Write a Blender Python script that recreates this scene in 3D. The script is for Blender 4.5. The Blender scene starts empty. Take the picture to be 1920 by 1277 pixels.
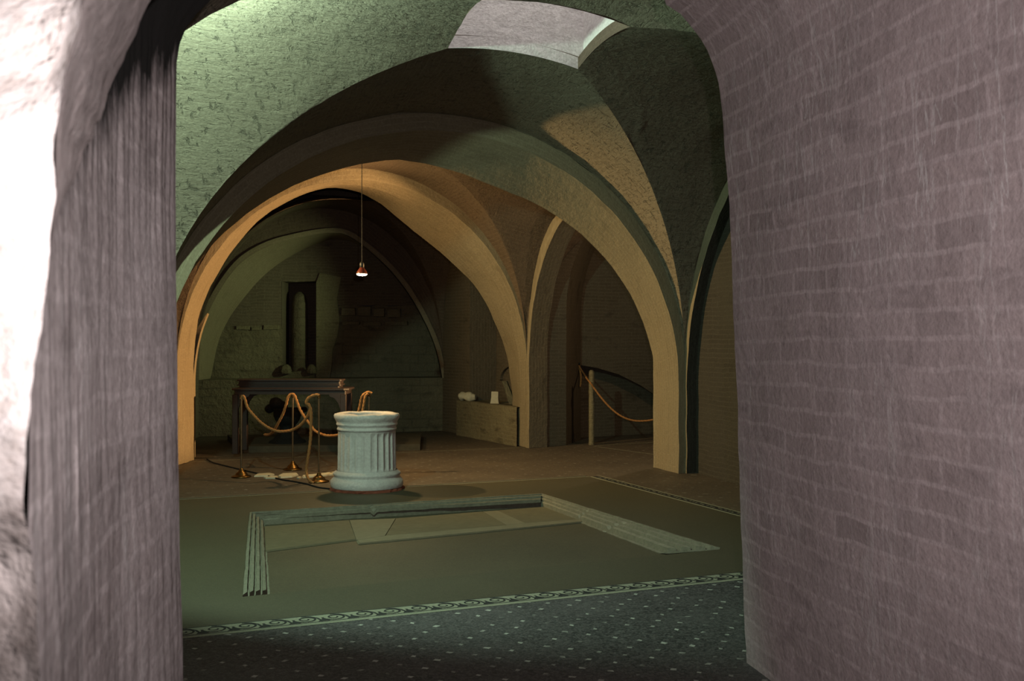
import bpy, math, random
from mathutils import Vector, noise
PI = math.pi
random.seed(7)
S = bpy.context.scene
COL = S.collection
FPX, CX, CY, EYE = 1960.0, 960.0, 640.0, 1.6      # focal length in pixels, image centre, eye height

# ------------------------------------------------------------------ measuring
def V(*a): return Vector(a)
def at(px, py, Y): return Vector(((px-CX)/FPX*Y, Y, EYE+(CY-py)/FPX*Y))
def fl(px, py, z=0.0):
    Y = (EYE-z)*FPX/(py-CY)
    return Vector(((px-CX)/FPX*Y, Y, z))
def onplane(px, py, a, b):
    """point of the vertical plane through plan points a, b seen at px,py; also returns its fraction from a to b"""
    k = (px-CX)/FPX
    dx, dy = b[0]-a[0], b[1]-a[1]
    s = (k*a[1]-a[0])/(dx-k*dy)
    Y = a[1]+dy*s
    return s, EYE+(CY-py)/FPX*Y
def lerp(a, b, t): return a+(b-a)*t
def crom(pts, n):
    """smooth resampling of a polyline (centripetal-free Catmull-Rom, then even arc length)"""
    P = [Vector(p) for p in pts]
    ext = [P[0]*2-P[1]] + P + [P[-1]*2-P[-2]]
    dense = []
    for i in range(1, len(ext)-2):
        p0, p1, p2, p3 = ext[i-1], ext[i], ext[i+1], ext[i+2]
        for k in range(14):
            t = k/14
            dense.append(0.5*((2*p1)+(p2-p0)*t+(2*p0-5*p1+4*p2-p3)*t*t+(3*p1-p0-3*p2+p3)*t**3))
    dense.append(P[-1].copy())
    return even(dense, n)
def even(P, n):
    d = [0]
    for i in range(1, len(P)): d.append(d[-1]+(P[i]-P[i-1]).length)
    out, j = [], 0
    for k in range(n):
        t = d[-1]*k/(n-1)
        while j < len(P)-2 and d[j+1] < t: j += 1
        seg = d[j+1]-d[j]
        out.append(P[j].lerp(P[j+1], (t-d[j])/seg if seg > 1e-9 else 0))
    return out
def rough(p, amp, sc=6.0):
    return p+noise.noise_vector(p*sc)*amp+noise.noise_vector(p*sc*3.1)*amp*0.4

# ------------------------------------------------------------------ materials
def lin(c): return tuple((x/12.92 if x <= .04045 else ((x+.055)/1.055)**2.4) for x in c)
def hexa(r, g, b): return lin((r/255, g/255, b/255))+(1,)
class N:
    def __init__(s, name, rough=.9, spec=.2):
        s.m = bpy.data.materials.new(name); s.m.use_nodes = True
        s.t = s.m.node_tree; s.t.nodes.clear()
        s.o = s.n('ShaderNodeOutputMaterial'); s.b = s.n('ShaderNodeBsdfPrincipled')
        s.l(s.b.outputs[0], s.o.inputs[0])
        s.b.inputs['Roughness'].default_value = rough
        s.b.inputs['Specular IOR Level'].default_value = spec
    def n(s, k, **kw):
        q = s.t.nodes.new(k)
        for a, v in kw.items(): setattr(q, a, v)
        return q
    def l(s, a, b): s.t.links.new(a, b)
    def put(s, sock, v):
        if hasattr(v, 'links'): s.l(v, sock)
        else: sock.default_value = v
    def math(s, op, a, b=0.0, clamp=False):
        q = s.n('ShaderNodeMath', operation=op, use_clamp=clamp)
        s.put(q.inputs[0], a); s.put(q.inputs[1], b); return q.outputs[0]
    def mix(s, f, a, b, mode='MIX'):
        q = s.n('ShaderNodeMix', data_type='RGBA', blend_type=mode)
        s.put(q.inputs[0], f); s.put(q.inputs[6], a); s.put(q.inputs[7], b); return q.outputs[2]
    def uv(s): return s.n('ShaderNodeTexCoord').outputs['UV']
    def pos(s): return s.n('ShaderNodeNewGeometry').outputs['Position']
    def scale(s, v, x, y, z=1.0, off=(0, 0, 0)):
        q = s.n('ShaderNodeMapping'); s.l(v, q.inputs[0])
        q.inputs['Scale'].default_value = (x, y, z); q.inputs['Location'].default_value = off
        return q.outputs[0]
    def noise(s, v, sc, det=4, ro=.55, dist=0.0):
        q = s.n('ShaderNodeTexNoise'); s.l(v, q.inputs['Vector'])
        q.inputs['Scale'].default_value = sc; q.inputs['Detail'].default_value = det
        q.inputs['Roughness'].default_value = ro; q.inputs['Distortion'].default_value = dist
        return q
    def ramp(s, v, a, b, lo=0.0, hi=1.0):
        q = s.n('ShaderNodeMapRange'); s.l(v, q.inputs[0])
        q.inputs[1].default_value = a; q.inputs[2].default_value = b
        q.inputs[3].default_value = lo; q.inputs[4].default_value = hi
        return q.outputs[0]
    def bump(s, h, st, d, prev=None):
        q = s.n('ShaderNodeBump'); s.put(q.inputs['Height'], h)
        q.inputs['Strength'].default_value = st; q.inputs['Distance'].default_value = d
        if prev is not None: s.l(prev, q.inputs['Normal'])
        return q.outputs[0]
    def done(s, col=None, nrm=None):
        if col is not None: s.put(s.b.inputs['Base Color'], col)
        if nrm is not None: s.l(nrm, s.b.inputs['Normal'])
        return s.m

def masonry(name, c_plaster, c_brick, c_joint, show=.5, bw=.27, bh=.072, b_brick=.5, b_lump=.5, streak=0.0, lumps=0.0,
            patch=0.0, stretch=1.0, seed=0.0, soot_shade=False, bare=False, oddbrick=.72, bias=-.1):
    """lime-washed brickwork: courses show through worn plaster; optional white lime runs and plaster lumps"""
    m = N(name)
    uv = m.scale(m.uv(), 1, 1, 1, (seed*3.7, seed*1.3, 0))
    wob = m.noise(uv, 2.2, 3)
    wv = m.n('ShaderNodeVectorMath', operation='SCALE'); m.l(wob.outputs['Color'], wv.inputs[0]); wv.inputs['Scale'].default_value = .06
    uvd = m.n('ShaderNodeVectorMath', operation='ADD'); m.l(uv, uvd.inputs[0]); m.l(wv.outputs[0], uvd.inputs[1])
    br = m.n('ShaderNodeTexBrick'); m.l(uvd.outputs[0], br.inputs['Vector'])
    br.offset = .5; br.squash = 1
    br.inputs['Scale'].default_value = 1; br.inputs['Brick Width'].default_value = bw; br.inputs['Row Height'].default_value = bh
    br.inputs['Mortar Size'].default_value = bh*.13; br.inputs['Mortar Smooth'].default_value = .6; br.inputs['Bias'].default_value = bias
    br.inputs['Color1'].default_value = c_brick
    br.inputs['Color2'].default_value = tuple(x*oddbrick for x in c_brick[:3])+(1,)
    br.inputs['Mortar'].default_value = c_joint
    n1 = m.noise(uv, 1.3, 5, .6); n2 = m.noise(uv, 11, 5, .65); n3 = m.noise(m.scale(uv, 1, 1.0*stretch), 45, 3, .6)
    worn = m.ramp(n1.outputs[0], .35, .68, show*.35, min(1, show*1.45))
    worn2 = m.math('MULTIPLY', worn, m.ramp(n2.outputs[0], .3, .65, .45, 1.0), True)
    pl = m.mix(m.ramp(n2.outputs[0], .3, .72), tuple(x*.78 for x in c_plaster[:3])+(1,), c_plaster)
    col = m.mix(worn2, pl, br.outputs['Color'])
    col = m.mix(m.ramp(n3.outputs[0], .3, .7, .0, .5), col, tuple(x*.6 for x in c_brick[:3])+(1,))
    if patch:
        n4 = m.noise(m.scale(uv, 1, 2.6), 2.0, 4, .6)
        col = m.mix(m.ramp(n4.outputs[0], .58, .70, 0, patch), col, tuple(x*.42 for x in c_brick[:3])+(1,))
    if streak:
        wn = m.noise(m.scale(uv, 1, .12), 6.0, 5, .6, .35)
        ridge = m.math('ABSOLUTE', m.math('SUBTRACT', wn.outputs[0], .5))
        line = m.ramp(ridge, .0, .010, 1, 0)
        wn2 = m.noise(m.scale(uv, 1, .08), 12.0, 4, .55, .3)
        line2 = m.ramp(m.math('ABSOLUTE', m.math('SUBTRACT', wn2.outputs[0], .47)), .0, .009, .7, 0)
        where = m.ramp(m.noise(uv, .9, 2).outputs[0], .42, .62)
        f = m.math('MULTIPLY', m.math('MULTIPLY', m.math('MAXIMUM', line, line2), where), streak, True)
        col = m.mix(f, col, (.72, .69, .67, 1))
    if soot_shade:  # soot, together with flash shadow under the nearer vault edge, painted as one dark band
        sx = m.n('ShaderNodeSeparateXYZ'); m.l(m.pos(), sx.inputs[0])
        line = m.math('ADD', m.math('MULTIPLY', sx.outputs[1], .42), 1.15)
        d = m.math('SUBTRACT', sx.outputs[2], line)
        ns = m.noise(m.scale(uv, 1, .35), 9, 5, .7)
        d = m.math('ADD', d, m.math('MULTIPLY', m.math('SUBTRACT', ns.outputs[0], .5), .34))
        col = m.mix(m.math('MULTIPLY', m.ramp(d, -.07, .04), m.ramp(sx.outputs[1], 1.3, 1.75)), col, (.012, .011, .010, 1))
    if bare:  # bare brick low down, plus weaker flash painted in towards both ends
        sx = m.n('ShaderNodeSeparateXYZ'); m.l(m.pos(), sx.inputs[0])
        nb_ = m.noise(m.pos(), 9, 5, .65)
        d = m.math('ADD', sx.outputs[2], m.math('MULTIPLY', m.math('SUBTRACT', nb_.outputs[0], .5), .22))
        lowf = m.ramp(d, 1.50, 1.40); top_dim = m.ramp(d, 1.80, 1.90, 0, .35)  # bare brick low down; weaker flash towards both ends is put into the colour
        bc = m.mix(m.ramp(n2.outputs[0], .35, .68), (.16, .13, .115, 1), (.50, .44, .415, 1))
        col = m.mix(m.math('MAXIMUM', lowf, top_dim), col, bc)
    nr = m.bump(br.outputs['Fac'], -b_brick, .012)
    nr = m.bump(n2.outputs[0], b_lump, .03, nr)
    nr = m.bump(n3.outputs[0], b_lump*.6, .008, nr)
    if lumps:
        vn = m.noise(m.scale(uv, 1.6, .8), 8.5, 6, .74, .3)
        hi = m.ramp(vn.outputs[0], .58, .74)
        nr = m.bump(hi, lumps, .03, nr)
        col = m.mix(m.math('MULTIPLY', hi, .5), col, tuple(min(1, x*1.5) for x in c_plaster[:3])+(1,))
        vn2 = m.noise(m.scale(uv, .6, 2.2), 16, 4, .6, .8)
        nr = m.bump(m.ramp(vn2.outputs[0], .56, .7), lumps*.7, .015, nr)
    return m.done(col, nr)

def plain(name, col, rough=.8, metal=0.0, bump=0.0, bsc=30, var=.25, spec=.3):
    m = N(name, rough, spec); p = m.pos()
    n1 = m.noise(p, bsc, 4, .6); n2 = m.noise(p, bsc*.2, 3)
    c = m.mix(m.ramp(n1.outputs[0], .3, .7), tuple(x*(1-var) for x in col[:3])+(1,), col)
    c = m.mix(m.ramp(n2.outputs[0], .35, .7, 0, var), c, tuple(x*.6 for x in col[:3])+(1,))
    m.b.inputs['Metallic'].default_value = metal
    return m.done(c, m.bump(n1.outputs[0], bump, .01) if bump else None)

def mosaic(name, dark, light, dots=0.0, sp=.17, var=.6):
    """tesserae a centimetre wide; dots = pale lozenges set in staggered rows"""
    m = N(name, .62, .35); uv = m.uv()
    vo = m.n('ShaderNodeTexVoronoi', feature='F1'); m.l(uv, vo.inputs['Vector']); vo.inputs['Scale'].default_value = 75
    ve = m.n('ShaderNodeTexVoronoi', feature='DISTANCE_TO_EDGE'); m.l(uv, ve.inputs['Vector']); ve.inputs['Scale'].default_value = 75
    sx = m.n('ShaderNodeSeparateColor'); m.l(vo.outputs['Color'], sx.inputs[0])
    big = m.noise(uv, 1.1, 5, .65)
    base = m.mix(m.math('MULTIPLY', sx.outputs[0], var), dark, light)
    base = m.mix(m.ramp(big.outputs[0], .42, .68, 0, .38), base, light)
    base = m.mix(m.ramp(ve.outputs['Distance'], .0, .1, .55, 0), base, tuple(x*.45 for x in dark[:3])+(1,))
    if dots:
        wob = m.noise(uv, 6, 2)
        sc = m.scale(uv, 1/sp, 1/sp)
        w = m.n('ShaderNodeVectorMath', operation='SCALE'); m.l(wob.outputs['Color'], w.inputs[0]); w.inputs['Scale'].default_value = .4
        a = m.n('ShaderNodeVectorMath', operation='ADD'); m.l(sc, a.inputs[0]); m.l(w.outputs[0], a.inputs[1])
        def lattice(off):
            q = m.n('ShaderNodeVectorMath', operation='ADD'); m.l(a.outputs[0], q.inputs[0]); q.inputs[1].default_value = (off, off, 0)
            f = m.n('ShaderNodeVectorMath', operation='FRACTION'); m.l(q.outputs[0], f.inputs[0])
            s_ = m.n('ShaderNodeSeparateXYZ'); m.l(f.outputs[0], s_.inputs[0])
            return m.math('ADD', m.math('ABSOLUTE', m.math('SUBTRACT', s_.outputs[0], .5)), m.math('ABSOLUTE', m.math('SUBTRACT', s_.outputs[1], .5)))
        d = m.math('MINIMUM', lattice(0.0), lattice(.5))
        f = m.ramp(d, .075, .10, dots, 0)
        worn = m.ramp(m.noise(uv, 5.5, 2).outputs[0], .40, .56, .05, 1)
        base = m.mix(m.math('MULTIPLY', f, worn), base, (.42, .41, .36, 1))
    nr = m.bump(ve.outputs['Distance'], .25, .003)
    return m.done(base, nr)

MP = {}
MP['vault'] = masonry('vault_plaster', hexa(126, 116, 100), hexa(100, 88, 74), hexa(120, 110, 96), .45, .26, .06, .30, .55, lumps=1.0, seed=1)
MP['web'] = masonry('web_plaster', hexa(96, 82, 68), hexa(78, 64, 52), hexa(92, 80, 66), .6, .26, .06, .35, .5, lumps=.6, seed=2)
MP['arch'] = masonry('arch_brick', hexa(132, 120, 98), hexa(108, 94, 74), hexa(126, 114, 94), .5, .26, .06, .35, .35, seed=3, patch=.25)
MP['wall'] = masonry('wall_brick', hexa(98, 88, 74), hexa(80, 69, 56), hexa(102, 92, 78), .7, .27, .055, .6, .5, seed=4, patch=.5)
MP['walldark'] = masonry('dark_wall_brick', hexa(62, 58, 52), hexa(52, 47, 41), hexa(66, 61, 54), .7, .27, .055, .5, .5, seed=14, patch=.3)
MP['stone'] = masonry('rubble_stone', hexa(116, 108, 88), hexa(94, 84, 66), hexa(66, 59, 48), .8, .31, .15, .9, 1.4, seed=5, patch=.6)
MP['low'] = masonry('low_plaster', hexa(122, 115, 92), hexa(90, 80, 62), hexa(106, 97, 78), .8, .27, .06, .5, .9, seed=6, patch=.75)
MP['passage'] = masonry('passage_brick', hexa(186, 170, 169), hexa(168, 151, 149), hexa(188, 172, 171), .72, .30, .098, .3, .34, streak=.42, oddbrick=.62, bias=-.2, seed=8, patch=.45)
MP['jamb'] = masonry('jamb_brick', hexa(206, 196, 194), hexa(164, 150, 147), hexa(196, 184, 182), .5, .30, .098, .12, .25, streak=.7, soot_shade=True, seed=9, patch=.5)
MP['rib'] = masonry('rib_brick', hexa(184, 172, 169), hexa(150, 136, 132), hexa(176, 162, 159), .5, .30, .098, .12, .3, streak=.3, seed=12, patch=.4)
MP['near'] = masonry('near_plaster', hexa(236, 230, 228), hexa(170, 150, 132), hexa(200, 190, 184), .25, .30, .098, .15, .8, seed=10, patch=.1, bare=True)
MP['shaft'] = masonry('shaft_plaster', hexa(196, 192, 188), hexa(164, 156, 150), hexa(186, 180, 176), .3, .6, .3, .02, .35, streak=.35, seed=11, patch=.6)
MP['mosaic'] = mosaic('dark_mosaic', hexa(32, 31, 33), hexa(92, 88, 87), .7, .2, .75)
MP['mosaic_far'] = mosaic('far_mosaic', hexa(58, 50, 43), hexa(96, 85, 72), .2, .3, .5)
MP['field'] = mosaic('pale_mosaic', hexa(58, 53, 39), hexa(72, 66, 50), 0, .17, .6)
MP['basin'] = mosaic('basin_floor', hexa(62, 56, 43), hexa(82, 75, 58), 0, .17, .5)
MP['slab'] = plain('basin_slab', hexa(94, 86, 66), .75, 0, .3, 14, .25)
MP['slab2'] = plain('basin_slab_pale', hexa(108, 100, 80), .75, 0, .3, 14, .2)
MP['white_line'] = plain('white_tesserae', hexa(128, 126, 108), .7, 0, .3, 60, .25)
MP['black_line'] = plain('black_tesserae', hexa(34, 34, 34), .7, 0, .3, 60, .25)
MP['moulding'] = plain('weathered_marble', hexa(112, 107, 92), .7, 0, .6, 26, .35)
MP['marble'] = plain('well_marble', hexa(180, 172, 168), .7, 0, .55, 38, .22)
MP['marble2'] = plain('fragment_marble', hexa(168, 160, 140), .7, 0, .5, 30, .2)
MP['redbrick'] = plain('red_brick_bed', hexa(120, 62, 46), .9, 0, .8, 24, .5)
MP['wood'] = plain('dark_wood', hexa(34, 20, 17), .55, 0, .2, 18, .4, .4)
MP['iron'] = plain('dark_iron', hexa(34, 32, 30), .5, .6, .2, 30, .3)
MP['steel'] = plain('pole_metal', hexa(120, 104, 80), .32, .9, 0, 30, .2)
MP['brass'] = plain('brass', hexa(100, 78, 46), .36, 1.0, .1, 30, .25)
MP['rope'] = plain('rope_fibre', hexa(140, 96, 54), .9, 0, .3, 160, .35)
MP['cable'] = plain('cable_rubber', hexa(10, 9, 9), .9, 0, 0, 30, .1)
MP['darkstone'] = plain('dark_stone', hexa(20, 19, 18), .8, 0, .5, 20, .4)
MP['shade'] = plain('lamp_enamel', hexa(70, 26, 18), .3, 0, 0, 30, .2, .5)
MP['step'] = plain('step_stone', hexa(66, 60, 48), .85, 0, .6, 12, .35)
MP['skyglass'] = plain('frosted_glass', hexa(210, 214, 216), .3, 0, 0, 10, .05)
def emitter(name, col, st):
    m = bpy.data.materials.new(name); m.use_nodes = True; t = m.node_tree; t.nodes.clear()
    o = t.nodes.new('ShaderNodeOutputMaterial'); e = t.nodes.new('ShaderNodeEmission')
    e.inputs[0].default_value = col; e.inputs[1].default_value = st
    t.links.new(e.outputs[0], o.inputs[0]); return m
MP['bulb'] = emitter('lit_bulb_glass', (1, .82, .5, 1), 30)

# ------------------------------------------------------------------ mesh building
class MB:
    def __init__(s): s.v = []; s.f = []; s.uv = []; s.mi = []; s.sm = []
    def grid(s, rows, mi=0, closed=False, smooth=True, uvs=None, flip=False, u0=0.0, v0=0.0):
        """rows of points -> quads; uv in metres: u along a row, v from row to row"""
        R, C = len(rows), len(rows[0]); b = len(s.v)
        us = [0.0]
        mid = rows[R//2]
        for j in range(1, C): us.append(us[-1]+(mid[j]-mid[j-1]).length)
        vs = [0.0]
        for i in range(1, R): vs.append(vs[-1]+(rows[i][C//2]-rows[i-1][C//2]).length)
        for r in rows: s.v.extend(r)
        ul = us[-1]+(mid[0]-mid[-1]).length
        for i in range(R-1):
            for j in range(C if closed else C-1):
                j2 = (j+1) % C
                q = [b+i*C+j, b+i*C+j2, b+(i+1)*C+j2, b+(i+1)*C+j]
                if uvs: w = [uvs[i][j], uvs[i][j2], uvs[i+1][j2], uvs[i+1][j]]
                else:
                    uj2 = us[j2] if j2 else ul
                    w = [(us[j]+u0, vs[i]+v0), (uj2+u0, vs[i]+v0), (uj2+u0, vs[i+1]+v0), (us[j]+u0, vs[i+1]+v0)]
                if flip: q.reverse(); w.reverse()
                s.f.append(q); s.uv.append(w); s.mi.append(mi); s.sm.append(smooth)
    def poly(s, pts, mi=0, uvf=None, flip=False):
        b = len(s.v); s.v.extend(pts); q = list(range(b, b+len(pts)))
        w = [uvf(p) if uvf else (p.x, p.y) for p in pts]
        if flip: q.reverse(); w.reverse()
        s.f.append(q); s.uv.append(w); s.mi.append(mi); s.sm.append(False)
    def prism(s, base, top, mi=0, smooth=False, cap=True):
        """base and top: matching loops"""
        s.grid([base, top], mi, True, smooth)
        if cap: s.poly(top, mi); s.poly(base, mi, None, True)
    def box(s, c, d, mi=0, rot=0.0, taper=1.0, bev=.12):
        """bevel-edged block: c = centre of the underside, d = size"""
        cr, sr = math.cos(rot), math.sin(rot)
        def loop(k, z, e):
            hx, hy = d[0]/2*k-e, d[1]/2*k-e; o = min(hx, hy)*bev
            pts = [(-hx+o, -hy), (hx-o, -hy), (hx, -hy+o), (hx, hy-o), (hx-o, hy), (-hx+o, hy), (-hx, hy-o), (-hx, -hy+o)]
            return [Vector((c[0]+x*cr-y*sr, c[1]+x*sr+y*cr, c[2]+z)) for x, y in pts]
        e = min(d)*bev*.5
        L = [loop(1, 0, e), loop(1, e, 0), loop(taper, d[2]-e, 0), loop(taper, d[2], e)]
        s.grid(L, mi, True, False); s.poly(L[-1], mi); s.poly(L[0], mi, None, True)
    def lathe(s, prof, c, n=32, mi=0, smooth=True, mod=None, cap=True):
        rows = []
        for r, z in prof:
            row = []
            for k in range(n):
                a = 2*PI*k/n
                rr = r*(mod(a, z, r) if mod else 1)
                row.append(Vector((c[0]+rr*math.cos(a), c[1]+rr*math.sin(a), c[2]+z)))
            rows.append(row)
        s.grid(rows, mi, True, smooth)
        if cap:
            s.poly(rows[-1], mi); s.poly(rows[0], mi, None, True)
    def tube(s, pts, r, n=8, mi=0, twist=0.0, lay=.05, taper=None):
        """round or (twist>0) three-strand laid rope along pts"""
        P = pts; up = Vector((.13, .21, .97)); rows = []; L = 0
        t0 = (P[1]-P[0]).normalized(); nx = t0.cross(up).normalized(); 
        for i, p in enumerate(P):
            t = (P[min(i+1, len(P)-1)]-P[max(i-1, 0)]).normalized()
            nx = (nx-t*nx.dot(t)).normalized(); ny = t.cross(nx)
            if i: L += (p-P[i-1]).length
            row = []
            for k in range(n):
                a = 2*PI*k/n
                rr = r*(1+twist*math.cos(3*(a-2*PI*L/lay/3))) if twist else r
                if taper: rr *= taper(i/(len(P)-1))
                row.append(p+nx*math.cos(a)*rr+ny*math.sin(a)*rr)
            rows.append(row)
        s.grid(rows, mi, True, True); s.poly(rows[-1], mi); s.poly(rows[0], mi, None, True)
    def build(s, name, mats, parent=None):
        me = bpy.data.meshes.new(name)
        me.from_pydata([tuple(p) for p in s.v], [], s.f)
        if not isinstance(mats, (list, tuple)): mats = [mats]
        for m in mats: me.materials.append(m)
        ul = me.uv_layers.new(name='UVMap')
        k = 0
        for i, p in enumerate(me.polygons):
            p.material_index = s.mi[i]; p.use_smooth = s.sm[i]
            for w in s.uv[i]: ul.data[k].uv = (w[0], w[1]); k += 1
        me.update()
        o = bpy.data.objects.new(name, me); COL.objects.link(o)
        if parent is not None:
            o.parent = parent; o.matrix_parent_inverse = Matrix_T(-parent.location)
        return o
from mathutils import Matrix
def Matrix_T(v): return Matrix.Translation(v)
def tag(o, label, cat, group=None, kind=None):
    o['label'] = label; o['category'] = cat
    if group: o['group'] = group
    if kind: o['kind'] = kind
    return o
def struct(o, label, cat): return tag(o, label, cat, None, 'structure')
def empty(name, loc, label, cat, group=None):
    o = bpy.data.objects.new(name, None); COL.objects.link(o); o.location = loc; o.empty_display_size = .1
    return tag(o, label, cat, group)

# ================================================================== PLAN of the place (metres, eye over the origin, looking along +Y)
Av = Vector((.917, .40, 0)); Bv = Vector((-.40, .917, 0))        # the two directions of the pavement
def fuv(p): return (p.x*Av.x+p.y*Av.y, p.x*Bv.x+p.y*Bv.y)
C1 = V(.185, 8.08); A1 = V(2.7, 1.6); B1 = V(-.785, 3.02)        # atrium bay: centre and half axes
ah, bh = A1.normalized(), B1.normalized()
BL, BR, FR, FL = C1-A1+B1, C1+A1+B1, C1+A1-B1, C1-A1-B1
BLb, BRb = V(-3.45, 10.08), V(1.815, 13.18)                       # rear edge of the great arch
P0f, P2f = V(-4.3, 13.4), V(.225, 15.68)                          # second arch, front
P0b, P2b = V(-4.29, 14.1), V(.008, 16.33)                         # second arch, rear
P4, PBL = V(-1.24, 18.67), V(-5.25, 17.5)                         # rear wall
def v3(p, z): return Vector((p[0], p[1], z))

# ------------------------------------------------------------------ floor and basin
nl, nr_ = fl(343, 1179), fl(1391, 1072.5)          # upper edge of scroll band, near side
frl, frr = fl(340, 937), fl(1105, 894)             # far border line
rnr = fl(1388, 969)
def isect(p, d, q, e):
    k = ((q.x-p.x)*e.y-(q.y-p.y)*e.x)/(d.x*e.y-d.y*e.x); return p+d*k
dN = (nr_-nl).normalized(); dF = (frr-frl).normalized(); dR = (rnr-frr).normalized()
QNR = isect(nl, dN, frr, dR); QFR = frr.copy(); QNL = nl-dN*1.6; QFL = frl-dF*1.2
b_fl, b_fr, b_nr, b_nl = fl(468, 963), fl(1015, 927), fl(1350, 1030), fl(455, 1119)
mb = MB()
big = [Vector((-9, -1.5, 0)), Vector((9, -1.5, 0)), Vector((9, 24, 0)), Vector((-9, 24, 0))]
def quad(pts, mi):
    mb.poly(pts, mi, fuv)
# dark mosaic in front of, and beyond, the pale field
quad([big[0], big[1], QNR, QNL], 0)
quad([big[1], big[2], QFR, QNR], 1)
quad([big[2], big[3], QFL, QFR], 1)
quad([big[3], big[0], QNL, QFL], 1)
# pale field round the basin
quad([QNL, QNR, b_nr, b_nl], 2); quad([QNR, QFR, b_fr, b_nr], 2); quad([QFR, QFL, b_fl, b_fr], 2); quad([QFL, QNL, b_nl, b_fl], 2)
# basin floor
DZ = -.115
def down(p, z): return Vector((p.x, p.y, z))
cb = (b_fl+b_fr+b_nr+b_nl)/4
inner = [down(b_fl, DZ), down(b_fr, DZ), down(b_nr, DZ), down(b_nl, DZ)]
quad([inner[3], inner[2], inner[1], inner[0]], 3)
# near lip of the basin drops straight down
mb.poly([b_nl, b_nr, down(b_nr, DZ), down(b_nl, DZ)], 2, lambda p: (p.x, p.z), True)
floor = mb.build('floor', [MP['mosaic'], MP['mosaic_far'], MP['field'], MP['basin']])
struct(floor, 'mosaic floor of the vaulted hall, dark with pale dots in front and plain pale round the sunken basin', 'floor')

# paving slabs laid along the far side of the basin floor
def basin_pt(px, py): return fl(px, py, DZ)
mb = MB()
slabs = [([(495, 990), (655, 978), (668, 1014), (497, 1036)], 0), ([(655, 978), (742, 975), (722, 1008), (668, 1016)], 1),
         ([(742, 975), (905, 962), (950, 988), (722, 1008)], 0), ([(905, 962), (932, 960), (985, 984), (950, 988)], 1),
         ([(932, 960), (1030, 952), (1105, 975), (985, 984)], 0), ([(668, 1016), (722, 1008), (950, 988), (985, 984), (1105, 975), (1108, 979), (960, 994), (672, 1022)], 1)]
for q, mi in slabs:
    base = [basin_pt(*p)+Vector((0, 0, .002)) for p in q]
    c = sum(base, Vector())/len(base)
    top = [p.lerp(c, .012)+Vector((0, 0, .014)) for p in base]
    mb.prism(base, top, mi)
struct(mb.build('trim_1', [MP['slab'], MP['slab2']]), 'pale paving slabs along the far side of the sunken basin floor', 'paving')

# stepped marble kerb on three sides of the basin
def kerb(o0, o1, i0, i1, prof, name, label, brk=()):
    """o0-o1: outer edge; i0-i1: inner edge; prof: (fraction across, height)"""
    m = MB(); n = 90; ends = []
    for a, b in zip(prof[:-1], prof[1:]):
        rows = []
        for fr, z in (a, b):
            row = []
            for k in range(n):
                t = k/(n-1)
                p = o0.lerp(o1, t).lerp(i0.lerp(i1, t), fr)
                z2 = z
                p = Vector((p.x, p.y, z2))
                p = p+noise.noise_vector(Vector((p.x*6, p.y*6, fr*1.5)))*.0035
                p.z += noise.noise(Vector((p.x*14, p.y*14, fr*9)))*.0028
                for bt, bw in brk:
                    if abs(t-bt) < bw: p.z -= .03*fr
                row.append(p)
            rows.append(row)
        m.grid(rows, 0, False, False); ends.append(rows[0])
        if (a, b) == (prof[-2], prof[-1]): ends.append(rows[1])
    for e in (0, n-1):
        cap = [g[e] for g in ends]
        m.poly(cap, 0, lambda p: (p.y, p.z))
    o = m.build(name, MP['moulding'])
    return struct(o, label, 'kerb')
stair = [(0, -.004), (0, .012), (.14, .014), (.16, -.022), (.23, -.022), (.24, -.002), (.38, -.006), (.40, -.045), (.47, -.045), (.48, -.024), (.62, -.03), (.64, -.07), (.71, -.07), (.72, -.05), (.86, -.06), (.87, -.108), (1, -.11), (1, DZ)]
i_fl = b_fl+Vector((.30, -.28, 0)); i_nl = fl(506, 1117, DZ)
CFL, CFR = fl(497, 984, DZ), fl(1014, 952, DZ)
kerb(b_nl, b_fl, i_nl, CFL, stair, 'trim_2', 'stepped marble kerb down the left side of the sunken basin')
kerb(b_fl, b_fr, CFL, CFR, [(0, -.004), (0, .012), (.22, .013), (.27, -.006), (.36, -.006), (.4, .002), (.6, .0), (.66, -.022), (.98, -.026), (1.0, -.06), (.7, -.068), (.66, DZ)],
     'trim_3', 'stepped marble kerb along the far side of the sunken basin, cracked in the middle', ((.372, .006),))
kerb(b_fr, b_nr, CFR, fl(1236, 1038, DZ), stair, 'trim_4', 'wide stepped marble kerb down the right side of the sunken basin', ((.36, .008), (.6, .007)))

# near border: white band with a running scroll, white fillet below
def band(p, q, w0, w1, z, mi, m):
    """strip between two offsets on the camera side of line p-q"""
    d = (q-p).normalized(); s = Vector((d.y, -d.x, 0))
    z = Vector((0, 0, z))
    a = [p+s*w0+z, q+s*w0+z, q+s*w1+z, p+s*w1+z]
    m.poly([a[3], a[2], a[1], a[0]], mi, fuv)
m = MB(); W = .150
P_, Q_ = QNL, QNR
band(P_, Q_, 0, .012, .0015, 1, m); band(P_, Q_, .012, W, .0015, 0, m); band(P_, Q_, W, W+.012, .0015, 1, m); band(P_, Q_, W+.012, W+.055, .0015, 0, m)
d_ = (Q_-P_).normalized(); s_ = Vector((d_.y, -d_.x, 0)); Ltot = (Q_-P_).length
def ribbon(pts, w, z, m, mi):
    n = len(pts); rows = [[], []]
    for i, p in enumerate(pts):
        t = pts[min(i+1, n-1)]-pts[max(i-1, 0)]
        t.normalize(); nn = Vector((-t.y, t.x, 0))
        ww = w if not callable(w) else w(i/(n-1))
        rows[0].append(p+nn*ww+Vector((0, 0, z))); rows[1].append(p-nn*ww+Vector((0, 0, z)))
    m.grid(rows, mi, False, False)
unit = .168; k = 0.0
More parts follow.
